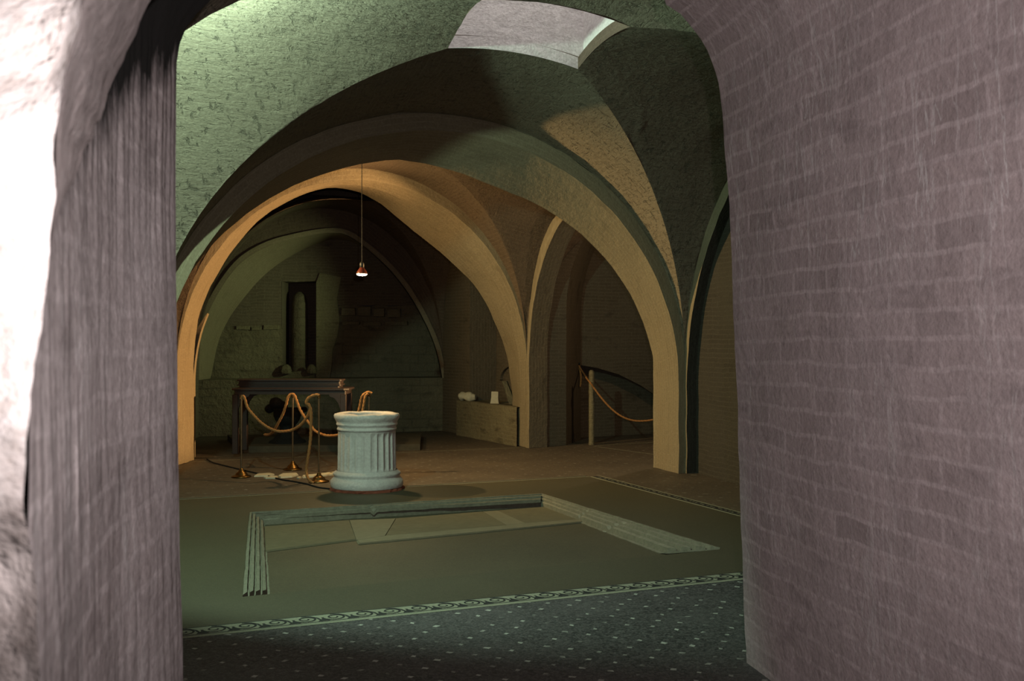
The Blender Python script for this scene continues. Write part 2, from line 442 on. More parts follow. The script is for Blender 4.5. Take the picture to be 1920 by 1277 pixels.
while k < Ltot-unit:
    c = P_+d_*(k+unit*.5)+s_*(.012+(W-.012)*.5)
    hh = (W-.012)*.5
    sp = []
    for i in range(34):
        t = i/33; a = PI*.95+t*2*PI*1.6; r = hh*(.93-.78*t)
        sp.append(c+d_*(math.cos(a)*r*1.12)+s_*(-math.sin(a)*r))
    ribbon(sp, lambda t: .0075*(1-.35*t), .0028, m, 1)
    tail = [c-d_*hh*1.04, c-d_*hh*1.12+s_*hh*.5, c-d_*hh*1.45+s_*hh*.85]
    m.poly([c-d_*hh*1.02+s_*hh*.15+Vector((0, 0, .0026)), c-d_*hh*.55+s_*hh*.97+Vector((0, 0, .0026)), c-d_*hh*1.6+s_*hh*.97+Vector((0, 0, .0026))], 1, fuv)
    ribbon([c-d_*hh*.2-s_*hh*.93, c+d_*hh*.5-s_*hh*.72, c+d_*hh*.98-s_*hh*.1, c+d_*hh*1.12+s_*hh*.55, c+d_*hh*1.45+s_*hh*.9], .007, .0028, m, 1)
    k += unit
struct(m.build('trim_5', [MP['white_line'], MP['black_line']]), 'white mosaic band with a black running scroll along the near edge of the pale floor', 'mosaic border')
# right and far borders: paired white fillets with a dotted dark band
m = MB()
def rband(p, q, w0, w1, z, mi): band(p, q, w0, w1, z, mi, m)
for w0, w1, mi in ((0, .035, 0), (.035, .13, 1), (.13, .155, 0)): rband(QNR, QFR, w0, w1, .0015, mi)
L2 = (QFR-QNR).length; dd = (QFR-QNR).normalized(); ss = Vector((dd.y, -dd.x, 0)); t = .04
while t < L2-.04:
    c = QNR+dd*t+ss*(.082+.012*math.sin(t*40)); h = .017
    m.poly([c+dd*h, c-ss*h, c-dd*h, c+ss*h][::-1], 0, fuv); [setattr(v, 'z', .003) for v in m.v[-4:]]
    t += .062
for w0, w1, mi in ((0, .03, 0), (.03, .085, 1), (.085, .1, 0)): rband(QFR, QFL, w0, w1, .0015, mi)
struct(m.build('trim_6', [MP['white_line'], MP['black_line']]), 'thin dotted mosaic border along the far and right edges of the pale floor', 'mosaic border')
# white fillets farther back
m = MB()
def fillet(a, b, w=.03):
    p, q = fl(*a), fl(*b); d = (q-p).normalized(); s = Vector((d.y, -d.x, 0))*w; z = Vector((0, 0, .002))
    pts = [p+z, p+s+z, q+s+z, q+z]
    m.poly(pts, 0, fuv)
fillet((310, 868), (1000, 838)); fillet((1115, 836), (1260, 827)); fillet((1115, 837), (1300, 862)); 
struct(m.build('trim_7', [MP['white_line']]), 'thin white mosaic lines in the dark floor at the foot of the rear piers', 'mosaic border')

# ------------------------------------------------------------------ groin vaults
def fe(s): return math.sqrt(max(0.0, 1-s*s))
def bil(c, u, v):
    fl_, fr_, br_, bl_ = c
    a, b, cc, d = (1-u)*(1-v)/4, (1+u)*(1-v)/4, (1+u)*(1+v)/4, (1-u)*(1+v)/4
    return Vector((fl_[0]*a+fr_[0]*b+br_[0]*cc+bl_[0]*d, fl_[1]*a+fr_[1]*b+br_[1]*cc+bl_[1]*d))
def groin(name, corners, zs, rise, hole, mat, label, drop=(0, 0, 0, 0), amp=.012, cells=(0, 1, 2, 3)):
    """four cells of a cross vault; hole = half size of an opening left at the crown; drop lowers a cell towards its outer edge"""
    m = MB(); NW, NT = 44, 22
    for k in cells:
        rows = []; uvs = []
        for i in range(NT+1):
            th = math.asin(hole)+(PI/2-math.asin(hole))*i/NT if hole else .02+(PI/2-.02)*i/NT
            t = math.sin(th); row = []; ur = []
            for j in range(NW+1):
                w = -1+2*j/NW
                w = math.sin(w*PI/2*1.0) if t > .5 else w
                x = w*t
                u, v = ((x, t), (t, -x), (-x, -t), (-t, x))[k]
                p = bil(corners, u, v)
                z = zs+rise*fe(x)*(1-drop[k]*(t-abs(x)))
                q = Vector((p.x, p.y, z))
                if i < NT and 0 < j < NW: q = rough(q, amp, 2.3)
                row.append(q)
                ur.append((t*3.0 if False else 0, 0))
            rows.append(row)
        # uv: u along the cell's generators, v round its curve
        for r in rows:
            arc = [0]
            for j in range(1, len(r)): arc.append(arc[-1]+(r[j]-r[j-1]).length)
            mid = arc[-1]/2
            d0 = (r[NW//2]-rows[0][NW//2]).length
            uvs.append([(d0+k*11, a-mid) for a in arc])
        m.grid(rows, 0, False, True, uvs)
    o = m.build(name, mat)
    return struct(o, label, 'vault')
ZS, RI, HB = 1.3, 2.7, .2
groin('ceiling_atrium', (FL, FR, BR, BL), ZS, RI, HB, MP['vault'], 'rough plastered cross vault over the basin with a square opening at its crown')
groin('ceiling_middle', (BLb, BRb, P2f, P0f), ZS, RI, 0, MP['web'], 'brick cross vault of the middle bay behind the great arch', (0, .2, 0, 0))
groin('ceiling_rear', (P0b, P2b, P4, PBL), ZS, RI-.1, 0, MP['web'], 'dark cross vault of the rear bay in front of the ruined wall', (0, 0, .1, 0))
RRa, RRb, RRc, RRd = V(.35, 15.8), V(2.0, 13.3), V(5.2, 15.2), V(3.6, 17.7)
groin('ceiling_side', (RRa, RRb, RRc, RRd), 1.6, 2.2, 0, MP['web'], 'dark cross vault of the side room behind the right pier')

# opening at the crown: lip, shaft and skylight
hc = [bil((FL, FR, BR, BL), *q) for q in ((-HB, HB), (HB, HB), (HB, -HB), (-HB, -HB))]
m = MB()
def hole_edge(k, n=20):
    a, b = ((-HB, HB), (HB, HB), (HB, -HB), (-HB, -HB))[k], ((-HB, HB), (HB, HB), (HB, -HB), (-HB, -HB))[(k+1) % 4]
    out = []
    for i in range(n+1):
        u, v = lerp(a[0], b[0], i/n), lerp(a[1], b[1], i/n); p = bil((FL, FR, BR, BL), u, v)
        out.append(Vector((p.x, p.y, ZS+RI*max(fe(u), fe(v)))))
    return out
cen = Vector((C1.x, C1.y, 0))
for k in range(4):
    e = hole_edge(k)
    cs = ((-HB, HB), (HB, HB), (HB, -HB), (-HB, -HB)); a_, b_ = cs[k], cs[(k+1) % 4]
    up = [p+Vector((0, 0, .10)) for p in e]
    outw = []
    for i, p in enumerate(up):
        u, v = lerp(a_[0], b_[0], i/20), lerp(a_[1], b_[1], i/20)
        o2 = A1*(u*.09)+B1*(min(0.0, v)*.09); outw.append(p+v3(o2, 0))
    top = [Vector((p.x, p.y, 6.6)) for p in outw]
    m.grid([e, up], 1 if k else 0, False, False, [[(i*.06+k*2, -.1) for i in range(21)], [(i*.06+k*2, 0) for i in range(21)]]); m.grid([up, outw], 1, False, False); m.grid([outw, [p.lerp(q, .5) for p, q in zip(outw, top)], top], 0, False, False,
        [[(i*.06+k*2, 0) for i in range(21)], [(i*.06+k*2, 1.3) for i in range(21)], [(i*.06+k*2, 2.6) for i in range(21)]])
struct(m.build('wall_shaft', [MP['shaft'], MP['web']]), 'pinkish grey plastered light shaft rising from the square opening in the vault', 'light shaft')
m = MB()
sk = [cen+(v3(p, 6.62)-cen-Vector((0, 0, 0)))*1.0 for p in hc]
sk = [Vector((cen.x+(p.x-cen.x)*1.12, cen.y+(p.y-cen.y)*1.12, 6.6)) for p in hc]
m.prism(sk, [p+Vector((0, 0, .03)) for p in sk])
struct(m.build('window_1', MP['skyglass']), 'frosted skylight pane closing the top of the light shaft', 'skylight')

# ------------------------------------------------------------------ arches and piers
def arc(p0, p1, zs, R, n=60, nb=10, inset=0.0):
    """plan points p0->p1: pier up to zs, half ellipse, pier down"""
    d = (p1-p0); L = d.length; d = d/L
    q0, q1 = p0+d*inset, p1-d*inset
    pts = [v3(q0, zs*i/nb) for i in range(nb)]
    for i in range(n+1):
        th = PI*i/n; s = (1-math.cos(th))/2
        pts.append(v3(q0+(q1-q0)*s, zs+R*math.sin(th)))
    pts += [v3(q1, zs*(nb-1-i)/nb) for i in range(nb)]
    return pts
def arch(name, strips, mat, label, mats=None):
    m = MB()
    v0 = 0
    for rows, mi in strips:
        a, b = rows
        k = max(2, int((a[len(a)//2]-b[len(b)//2]).length/.08)+1)
        g = []
        for i in range(k+1):
            row = [p.lerp(q, i/k) for p, q in zip(a, b)]
            g.append([rough(p, .009, 4.0) for p in row])
        m.grid(g, mi, False, True, None, False, 0, v0); v0 += 1.7
    o = m.build(name, mats or mat)
    return struct(o, label, 'arch')
def vedge(a, b, zs, R, k=1.0): return arc(a, b, zs, R)
# great arch between atrium and middle bay
Vf = arc(BL, BR, ZS, RI)
F1 = arc(BL, BR, 1.1, 2.72, inset=.094)
K1 = arc(BLb, BRb, .95, 2.49)
for p in K1:
    s_k = (p.x-BLb[0])/(BRb[0]-BLb[0])
    if p.z > .96: p.z += .17*max(0, min(1, (.62-s_k)/.2))*min(1, (p.z-.95)/.8)
Vb = arc(BLb-ah*.12, BRb+ah*.12, ZS, RI)
arch('trim_8', [((Vf, F1), 0), ((F1, K1), 0), ((K1, Vb), 0)], MP['arch'], 'great brick arch spanning the hall behind the basin, its right pier bare and lit yellow')
# arch along the right side of the atrium
Vr = arc(BR, FR, ZS, RI); Fr_ = arc(BR, FR, 1.05, 2.80, inset=.06)
Rr = [p+Vector((ah.x, ah.y, 0))*.16 for p in Fr_]
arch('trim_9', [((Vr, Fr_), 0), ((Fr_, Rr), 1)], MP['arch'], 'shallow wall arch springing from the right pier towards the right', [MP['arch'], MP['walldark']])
# second arch between middle and rear bay
V2 = arc(P0f-V(.05, .03), P2f+V(.05, .03), ZS, RI)
F2 = arc(P0f, P2f, 1.2, 2.64)
kpx = [(402, 524), (450, 452), (500, 402), (560, 369), (620, 352), (690, 368), (770, 428), (852, 497), (900, 550), (930, 610), (950, 665), (958, 720)]
kp = []
for px, py in kpx:
    s, z = onplane(px, py, P0b, P2b); kp.append(v3(P0b+(P2b-P0b)*s, z))
kp = [v3(P0b, 0), v3(P0b, .7), v3(P0b, 1.4), v3(P0b+(P2b-P0b)*.015, 1.95)]+kp+[v3(P2b, .7), v3(P2b, 0)]
K2 = crom(kp, len(F2)); F2e = even(F2, len(F2)); V2e = even(V2, len(F2))
M2 = []
cc = v3((P0f+P2f)/2, 1.2)
for p, q in zip(F2e, K2):
    r = p.lerp(q, .36); M2.append(r+(cc-r).normalized()*.028)
V3_ = even(arc(P0b-V(.1, .05), P2b+V(.1, .05), ZS, RI-.1), len(F2))
arch('trim_10', [((V2e, F2e), 0), ((F2e, M2), 0), ((M2, K2), 0), ((K2, V3_), 0)], MP['arch'], 'second brick arch behind the great arch, its left side glowing orange')
# side arch between middle bay and side room
c0, c1 = P2f, BRb
Vc = arc(c0, c1, ZS, RI); Fc = arc(c0, c1, 1.25, 2.25, inset=.055)
for p in Vc:
    if p.z > ZS+.001:
        sn = min(1, (p.z-ZS)/RI); p.z = ZS+RI*sn*(1-.2*(1-math.sqrt(max(0, 1-sn*sn))))
Rc = [p+Vector((ah.x, ah.y, 0))*.32 for p in Fc]
arch('trim_11', [((Vc, Fc), 0), ((Fc, Rc), 1)], MP['arch'], 'narrow side arch rising behind the great arch, its thin edge lit orange', [MP['arch'], MP['wall']])

# ------------------------------------------------------------------ hall walls
def wall(name, a, b, z0, z1, mat, label, n=12, th=None):
    m = MB(); rows = []
    for i in range(int((z1-z0)/.3)+2):
        z = z0+(z1-z0)*i/(int((z1-z0)/.3)+1)
        rows.append([rough(v3(a+(b-a)*(j/n), z), .006, 3) for j in range(n+1)])
    m.grid(rows, 0, False, True)
    o = m.build(name, mat)
    return struct(o, label, 'wall')
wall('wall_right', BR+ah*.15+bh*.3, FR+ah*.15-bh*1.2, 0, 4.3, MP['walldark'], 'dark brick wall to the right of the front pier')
wall('wall_left', FL-ah*.05-bh*.6, BLb-ah*.3, 0, 4.3, MP['wall'], 'left side wall of the hall')
wall('wall_left_middle', BLb-ah*.3, P0f-V(.1, -.2), 0, 4.3, MP['wall'], 'left side wall of the middle bay')
wall('wall_left_rear', V(-4.98, 14.1), PBL, 0, 4.3, MP['wall'], 'dark left side wall of the rear bay')
# rear pier sliver on the left: springing of the rear bay's side arch
def curve_strip(name, inner, outer, depth, mat, label):
    m = MB(); D = Vector((depth[0], depth[1], 0))
    m.grid([outer, inner], 0, False, True); m.grid([inner, [p+D for p in inner]], 0, False, True); m.grid([[p+D for p in outer], outer], 0, False, True)
    return struct(m.build(name, mat), label, 'arch')
Yq = 14.25
inn = crom([at(363, 870, Yq)*1, at(363, 760, Yq), at(363.5, 700, Yq), at(368, 660, Yq), at(377, 620, Yq), at(389, 588, Yq+.2)], 24)
out = crom([at(349, 870, Yq), at(350, 760, Yq), at(351, 700, Yq), at(357, 655, Yq), at(369, 618, Yq), at(388, 587, Yq+.2)], 24)
for L in (inn, out): L[0].z = 0
curve_strip('trim_12', inn, out, (-.05, .25), MP['arch'], 'curved pale springing on the left pier of the second arch')
# right wall of the rear bay with a niche
nA, nB = P4, V(.05, 16.25)
dW = (nB-nA).normalized(); nW = V(dW[1], -dW[0])*-1
nW = V(.88, .47)                                     # outward (to the right)
m = MB()
s0, _ = onplane(881, 700, nA, nB)
lw = (nB-nA).length
ZS_N = .60
def wp(s, z, off=0.0): return v3(nA+(nB-nA)*s+nW*off, z)
def panel(m, s0, s1, z0, z1, off, mi, n=8, k=6):
    m.grid([[rough(wp(lerp(s0, s1, j/n), lerp(z0, z1, i/k), off), .006, 3) for j in range(n+1)] for i in range(k+1)], mi, False, True, None, False, s0*lw, z0)
sl, _ = onplane(856, 740, nA-nW*.15, nB-nW*.15)
panel(m, 0, s0, 0, ZS_N, 0, 0); panel(m, sl, 1.12, 0, ZS_N, -.15, 1); panel(m, 0, s0, ZS_N, 4.2, 0, 0)
m.grid([[wp(sl, 0, -.15), wp(sl, ZS_N, -.15)], [wp(sl, 0, .02), wp(sl, ZS_N, .02)]], 1, False, False)
m.grid([[wp(sl, ZS_N, -.15), wp(1.12, ZS_N, -.15)], [wp(sl, ZS_N, .06), wp(1.12, ZS_N, .06)]], 1, False, False)
panel(m, s0, 1.05, ZS_N-.02, 4.2, .5, 0)
m.grid([[wp(s0, ZS_N), wp(s0, 1.8), wp(s0, 4.2)], [wp(s0, ZS_N, .5), wp(s0, 1.8, .5), wp(s0, 4.2, .5)]], 0, False, False)
m.grid([[wp(s0, ZS_N), wp(1, ZS_N)], [wp(s0, ZS_N, .5), wp(1, ZS_N, .5)]], 1, False, False)
struct(m.build('wall_right_rear', [MP['wall'], MP['low']]), 'side wall of the rear bay with a niche holding marble fragments over a patch of pale plaster', 'wall')
# relieving arch of bricks in the niche back
m = MB(); npt = 26; ro, ri = [], []
for i in range(npt+1):
    a = PI*i/npt; s = lerp(s0+.06, 1.0, (1-math.cos(a))/2)
    ro.append(wp(s, .95+math.sin(a)*.36, .45)); s2 = lerp(s0+.09, .97, (1-math.cos(a))/2); ri.append(wp(s2, .95+math.sin(a)*.27, .45))
m.grid([ro, ri], 0, False, False); m.grid([ri, [p+Vector((nW[0], nW[1], 0))*.06 for p in ri]], 0, False, False); m.grid([[p+Vector((nW[0], nW[1], 0))*.06 for p in ro], ro], 0, False, False)
struct(m.build('trim_13', MP['wall']), 'low relieving arch of bricks in the back of the niche', 'arch')

# rear wall: flush below, arched recess above
fa, fb = PBL, P4
front_px = [(372, 716), (373, 670), (380, 612), (411, 545), (450, 494), (500, 463), (560, 446), (620, 437), (660, 447), (720, 496), (765, 551), (798, 610), (816, 655), (826, 700), (829, 722)]
back_px = [(394, 716), (399, 690), (407, 650), (420, 615), (450, 568), (500, 512), (560, 472), (620, 448)]
DP = Vector((.02, .75, 0))
fr = []
for px, py in front_px:
    s, z = onplane(px, py, fa, fb); fr.append(v3(fa+(fb-fa)*s, z))
fr = crom(fr, 60)
bk = []
for px, py in back_px:
    s, z = onplane(px, py, fa+V(DP.x, DP.y), fb+V(DP.x, DP.y)); bk.append(v3(fa+V(DP.x, DP.y)+(fb-fa)*s, z))
tip = max(range(60), key=lambda i: fr[i].z)
bk = crom(bk, tip+1)
for i in range(tip+1, 60):
    w = (i-tip)/(59-tip)
    bk.append(fr[i]+DP+Vector((0, 0, -.06*(1-w))))
fr[0].z = fr[-1].z = bk[0].z = bk[-1].z = .95
m = MB()
m.grid([[p.lerp(q, i/6) for p, q in zip(fr, bk)] for i in range(7)], 0, False, True)
# face of the wall round the recess
dback = (fb-fa).normalized(); outr = []
for p in fr:
    c = v3((fa+fb)/2, 1.4); d = p-c; outr.append(c+d*1.55 if p.z > 1.0 else c+Vector((d.x*1.5, d.y*1.5, d.z)))
ring = [rough(p+(p-v3((fa+fb)/2, 1.4)).normalized()*.085, .006, 4) for p in fr]
F_ = Vector((.02, -.035, 0))
m.grid([[p+F_ for p in fr], [p+F_ for p in ring]], 0, False, True); m.grid([[p+F_ for p in ring], ring], 0, False, True)
m.grid([ring, outr], 1, False, True)
lowa, lowb = v3(fa+(fa-fb)*.3, 0), v3(fb+(fb-fa)*.2, 0)
m.grid([[rough(lowa.lerp(lowb, j/20)+Vector((0, 0, z)), .012, 3) for j in range(21)] for z in (0, .3, .6, .95)], 2, False, True)
m.grid([[lowa+Vector((0, 0, .95)), lowb+Vector((0, 0, .95))], [lowa+DP+Vector((0, .2, .95)), lowb+DP+Vector((0, .2, .95))]], 2, False, False)
struct(m.build('wall_rear', [MP['arch'], MP['web'], MP['stone']]), 'rear wall of the hall with a wide pointed arched recess', 'wall')
# ruined masonry inside the recess, with a tall dark slot
ra, rb = fa+V(DP.x, DP.y), fb+V(DP.x, DP.y)
def rp(px, py, off=0.0):
    s, z = onplane(px, py, ra, rb); q = ra+(rb-ra)*s; return Vector((q.x, q.y+off, z))
m = MB()
def rpanel(x0, y0, x1, y1, mi, off=0.0, amp=.02, n=14):
    m.grid([[rough(rp(lerp(x0, x1, j/n), lerp(y1, y0, i/n), off), amp, 5) if 0 < j < n else rp(lerp(x0, x1, j/n), lerp(y1, y0, i/n), off) for j in range(n+1)] for i in range(n+1)], mi, False, True, None, False, x0*.009, -y1*.009)
rpanel(350, 400, 528, 612, 1); rpanel(350, 612, 530, 735, 0, 0, .04)
rpanel(528, 400, 593, 528, 1); rpanel(593, 400, 870, 572, 1); rpanel(593, 572, 870, 735, 0, 0.03, .035)
rpanel(528, 697, 593, 735, 0)
for x in (528.5, 593):
    m.grid([[rp(x, 735), rp(x, 620), rp(x, 528)], [rp(x, 735, .6), rp(x, 620, .6), rp(x, 528, .6)]], 1, False, False)
m.grid([[rp(520, 740, .6), rp(600, 740, .6)], [rp(520, 520, .6), rp(600, 520, .6)]], 1, False, False)
m.grid([[rp(528, 528), rp(593, 528)], [rp(528, 528, .6), rp(593, 528, .6)]], 1, False, False)
m.grid([[rp(528, 697), rp(593, 697)], [rp(528, 697, .6), rp(593, 697, .6)]], 0, False, False)
struct(m.build('wall_recess', [MP['stone'], MP['wall']]), 'rough stone masonry filling the arched recess with a tall dark slot', 'wall')
# plaster patch right of the slot
m = MB()
ed = [(593.5, 716), (593.5, 530), (600, 512), (640, 520), (632, 560), (634, 578), (637, 600), (633, 630), (624, 655), (622, 690), (618, 716)]
bs = [rp(x, y, .02) for x, y in ed]; tp = [rp(x, y, -.03) for x, y in ed]
m.grid([bs, tp], 0, True, False); m.poly(tp, 0, lambda p: (p.x, p.z))
struct(m.build('trim_14', MP['low']), 'strip of pale old plaster right of the dark slot, broken along its right edge', 'plaster')
# string course of longer stones, left and right
m = MB()
for x0, x1, y0, y1 in ((443, 470, 611, 618), (472, 492, 613, 619), (494, 524, 609, 618), (640, 668, 577, 592), (671, 697, 574, 593), (700, 722, 578, 594), (726, 752, 579, 596), (640, 676, 603, 609), (680, 716, 604, 611), (720, 766, 603, 610)):
    c = [(x0, y1), (x1, y1), (x1, y0), (x0, y0)]
    bs = [rough(rp(x, y, .06), .015, 9) for x, y in c]; cx = sum(bs, Vector())/4
    tp = [q.lerp(cx, .12)+Vector((0, -.10, 0)) for q in bs]
    m.grid([bs, tp], 0, True, False, [[(q.x, q.z) for q in bs], [(q.x, q.z) for q in tp]]); m.poly(tp, 0, lambda p: (p.x, p.z))
struct(m.build('trim_15', MP['low']), 'course of squared stones projecting from the ruined masonry', 'masonry')
# column in the slot
m = MB(); cpt = rp(555, 697, .30); hcol = rp(555, 546, .30).z-cpt.z
m.lathe([(.17, 0), (.165, .05), (.15, .1), (.145, hcol*.5), (.14, hcol*.85), (.11, hcol*.96), (.04, hcol)], cpt, 20, 0, True, lambda a, z, r: 1+.10*noise.noise(Vector((math.cos(a)*2, math.sin(a)*2, z*3))))
tag(m.build('broken_column', MP['stone']), 'worn round stone column standing in the tall dark slot of the rear wall', 'column')
# loose rubble on the slot sill
for i, (px, w) in enumerate(((538, .17), (585, .15))):
    m = MB(); c = rp(px, 700, -.06)
    m.lathe([(w*.6, 0), (w*.66, .05), (w*.5, .12), (w*.2, .16)], c, 12, 0, False, lambda a, z, r: 1+.22*noise.noise(Vector((math.cos(a)*1.4+i*5, math.sin(a)*1.4, z*5))))
    tag(m.build('rubble_stone', MP['stone']), ('rough stone lump at the foot of the column, left side of the dark slot', 'rough stone lump at the right foot of the dark slot in the rear wall')[i], 'stone', 'rubble in the slot')

# side room: front wall with an arched opening, then the stair wall
q0 = V(.27, 15.75); da = V(.86, .51); so = .655; hw = 1.6
def sp_(s, z, off=0.0): return v3(q0+da*s+V(.30, .95)*off, z)
op = [sp_(so, 2.0*i/8) for i in range(8)]
for i in range(41):
    th = PI*i/40; op.append(sp_(so+hw*(1-math.cos(th)), 2.0+1.95*math.sin(th)))
op += [sp_(so+2*hw, 2.0-2.0*i/8) for i in range(1, 9)]
ou = []
for i, p in enumerate(op):
    if i < 8: ou.append(sp_(0, p.z))
    elif i > 48: ou.append(sp_(so+2*hw+.8, p.z))
    else:
        t = (i-8)/40; ou.append(sp_(lerp(0, so+2*hw+.8, t), 4.4 if 2 < i-8 < 38 else lerp(2.0, 4.4, min(i-8, 48-i)/3)))
m = MB()
m.grid([[rough(p.lerp(q, i/5), .006, 4) for p, q in zip(op, ou)] for i in range(6)], 0, False, False, [[((p.lerp(q, i/5)).x*1.16, (p.lerp(q, i/5)).z) for p, q in zip(op, ou)] for i in range(6)])
bkp = [p+Vector((.30, .95, 0))*.95 for p in op]
m.grid([op, bkp], 1, False, False)
struct(m.build('wall_side', [MP['wall'], MP['wall']]), 'brick front of the side room with an arched opening, right of the second pier', 'wall')
sa, sb = V(.9, 16.9), V(4.6, 19.0)
m = MB()
def stp(px, py, off=0.0):
    s, z = onplane(px, py, sa, sb); q = sa+(sb-sa)*s; return Vector((q.x, q.y+off, z))
diag = [(1060, 676), (1085, 684), (1120, 690), (1160, 702), (1200, 722), (1230, 742), (1300, 790)]
topl = [Vector((p.x, p.y, 4.3)) for p in (stp(x, y) for x, y in diag)]
m.grid([[stp(x, y).lerp(t, i/8) for (x, y), t in zip(diag, topl)] for i in range(9)], 0, False, False, [[((stp(x, y)).x*1.15, stp(x, y).lerp(t, i/8).z) for (x, y), t in zip(diag, topl)] for i in range(9)])
m.grid([[stp(x, y) for x, y in diag], [stp(x, y, .35) for x, y in diag]], 0, False, False)  # step added under the diagonal so the wall below reads as shadow
m.grid([[Vector((p.x, p.y, 0)) for p in (stp(x, y, .35) for x, y in diag)], [stp(x, y, .35) for x, y in diag]], 0, False, False, [[(stp(x, y).x*1.15, 0) for x, y in diag], [(stp(x, y).x*1.15, stp(x, y).z) for x, y in diag]])
struct(m.build('wall_stair', MP['wall']), 'dark wall behind the side opening with a sloping set-back added for shade', 'wall')
wall('wall_side_right', RRb+ah*.3, RRc, 0, 4.3, MP['wall'], 'hidden right wall of the side room')

# ------------------------------------------------------------------ passage the photograph is taken from
Lj, Rj = V(-.975, 3.05), V(1.165, 5.2)
lp = [(343, 1277), (341, 1150), (337, 1000), (334, 850), (332, 700), (330, 550), (329.5, 400), (330, 250), (331, 150), (334, 100), (345, 60), (368, 24), (395, 0)]
rpx = [(1400, 1245), (1394, 1100), (1388, 950), (1384, 800), (1378, 650), (1372, 500), (1366, 380), (1360, 290), (1357, 230), (1347, 155), (1330, 105), (1310, 68), (1270, 20), (1245, 0)]
Lpts, Rpts = [], []
for x, y in lp: Lpts.append(onplane(x, y, Lj, Rj))
for x, y in rpx: Rpts.append(onplane(x, y, Lj, Rj))
Lpts = [(Lpts[0][0], -.02)]+[q for q in Lpts if q[1] > .2]
Rpts = [(Rpts[0][0], -.02)]+[q for q in Rpts if q[1] > .2]
apex = (.50, 3.62)
def prof3(pts, n): return [(p.x, p.z) for p in crom([Vector((a, 0, b)) for a, b in pts], n)]
Lprof = prof3(Lpts+[(.16, 3.18), (.32, 3.50), apex], 70)
Rprof = prof3(Rpts+[(.72, 3.46), (.62, 3.58), apex], 80)
dL, dRr = V(.434, -1.87), V(.86, -4.7)
Lpath = crom([Vector((-.975, 3.05, 0)), Vector((-.945, 2.84, 0)), Vector((-.884, 2.339, 0)), Vector((-.769, 1.846, 0)), Vector((-.652, 1.463, 0)), Vector((-.607, 1.315, 0))], 81)
def passage(prof, name, label, mat, nst, amp):
    rows = []; uvs = []
    for k in range(nst+1):
        q = k/nst; row = []; ur = []; arcl = 0
        for i, (t, z) in enumerate(prof):
            b = Lj+(Rj-Lj)*t
            tt = max(0.0, min(1.0, t))
            lo = Lpath[int(round(q*80))]-Lpath[0]
            d = dL*(1-tt)+dRr*tt
            e = V(lo.x, lo.y)*(1-tt)+dRr*q*tt
            p = v3(b+e, z)
            if i: arcl += math.hypot((t-prof[i-1][0])*2.9, z-prof[i-1][1])
            a = amp*(1 if k else .55)
            p = p+noise.noise_vector(p*3.0)*a*.8+noise.noise_vector(p*11)*a*.45
            if name.endswith('left') and k: p = p+noise.noise_vector(Vector((p.x*22, p.y*22, p.z*4.5)))*.0030+noise.noise_vector(Vector((p.x*60, p.y*60, p.z*9)))*.0022
            row.append(p); ur.append((q*d.length, arcl))
        rows.append(row); uvs.append(ur)
    m = MB(); m.grid(rows, 0, False, True, uvs)
    o = m.build(name, mat)
    return rows[0], struct(o, label, 'wall')
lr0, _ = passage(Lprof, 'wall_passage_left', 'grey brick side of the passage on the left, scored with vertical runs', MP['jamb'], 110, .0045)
rr0, _ = passage(Rprof, 'wall_passage_right', 'large whitewashed brick wall of the passage on the right curving up into its vault', MP['passage'], 60, .012)
# hall side of the wall that the passage pierces
edge = lr0+rr0[::-1][1:]
jd = (Rj-Lj).normalized(); m = MB(); far_ = []
for i, p in enumerate(edge):
    t = i/(len(edge)-1); c = v3((Lj+Rj)/2, 1.5); d = p-c
    if p.z < 2.2: far_.append(Vector((p.x+math.copysign(4.0, d.x)*jd.x, p.y+math.copysign(4.0, d.x)*jd.y, p.z)))
    else:
        k = (i-edge.index(p)); ang = math.atan2(p.z-2.2, d.x); R = 4.4
        far_.append(Vector((c.x+math.cos(ang)*R*1.2*jd.x, c.y+math.cos(ang)*R*1.2*jd.y, 2.2+math.sin(ang)*3.2)))
m.grid([edge, far_], 0, False, False)
struct(m.build('wall_front', MP['wall']), 'hall side of the wall pierced by the passage', 'wall')
# near end of the left side: projecting vault edge and pale broken wall end close to the lens
Ep = [(520, -150, 2.04), (430, -115, 2.02), (345, -62, 1.98), (285, 0, 1.95), (250, 75, 1.94), (222, 130, 1.90), (195, 200, 1.80), (165, 270, 1.62), (137, 340, 1.47), (112, 400, 1.36), (95, 470, 1.28), (82, 560, 1.235), (72, 650, 1.20)]
Np = [(330, -330, 1.22), (260, -230, 1.2), (195, -110, 1.19), (152, 0, 1.18), (149, 40, 1.18), (128, 105, 1.18), (114, 180, 1.18), (106, 230, 1.18), (103, 330, 1.18), (98, 420, 1.18), (90, 500, 1.18), (80, 580, 1.18), (70, 655, 1.18)]
E = crom([at(*q) for q in Ep], 70); Nn = crom([at(*q) for q in Np], 70)
E = [rough(p, .006, 14) for p in E]
m = MB()
m.grid([[(p.lerp(q, i/10)) if i in (0, 10) else rough(p.lerp(q, i/10), .005, 9) for p, q in zip(E, Nn)] for i in range(11)], 0, False, True)
Eo = [p+Vector((-.35, .02, .25)) for p in E]
m.grid([Eo, E], 0, False, True)
struct(m.build('trim_16', MP['rib']), 'rough curved edge of the nearer vault at the upper left', 'vault edge')
Nlow = crom([Nn[-1], at(62, 720, 1.18), at(55, 790, 1.18), at(50, 860, 1.18), at(46, 950, 1.19), at(66, 1060, 1.21), at(72, 1180, 1.21), at(74, 1400, 1.22), at(74, 2300, 1.22)], 60)
Ne = Nn+Nlow[1:]
rows = []
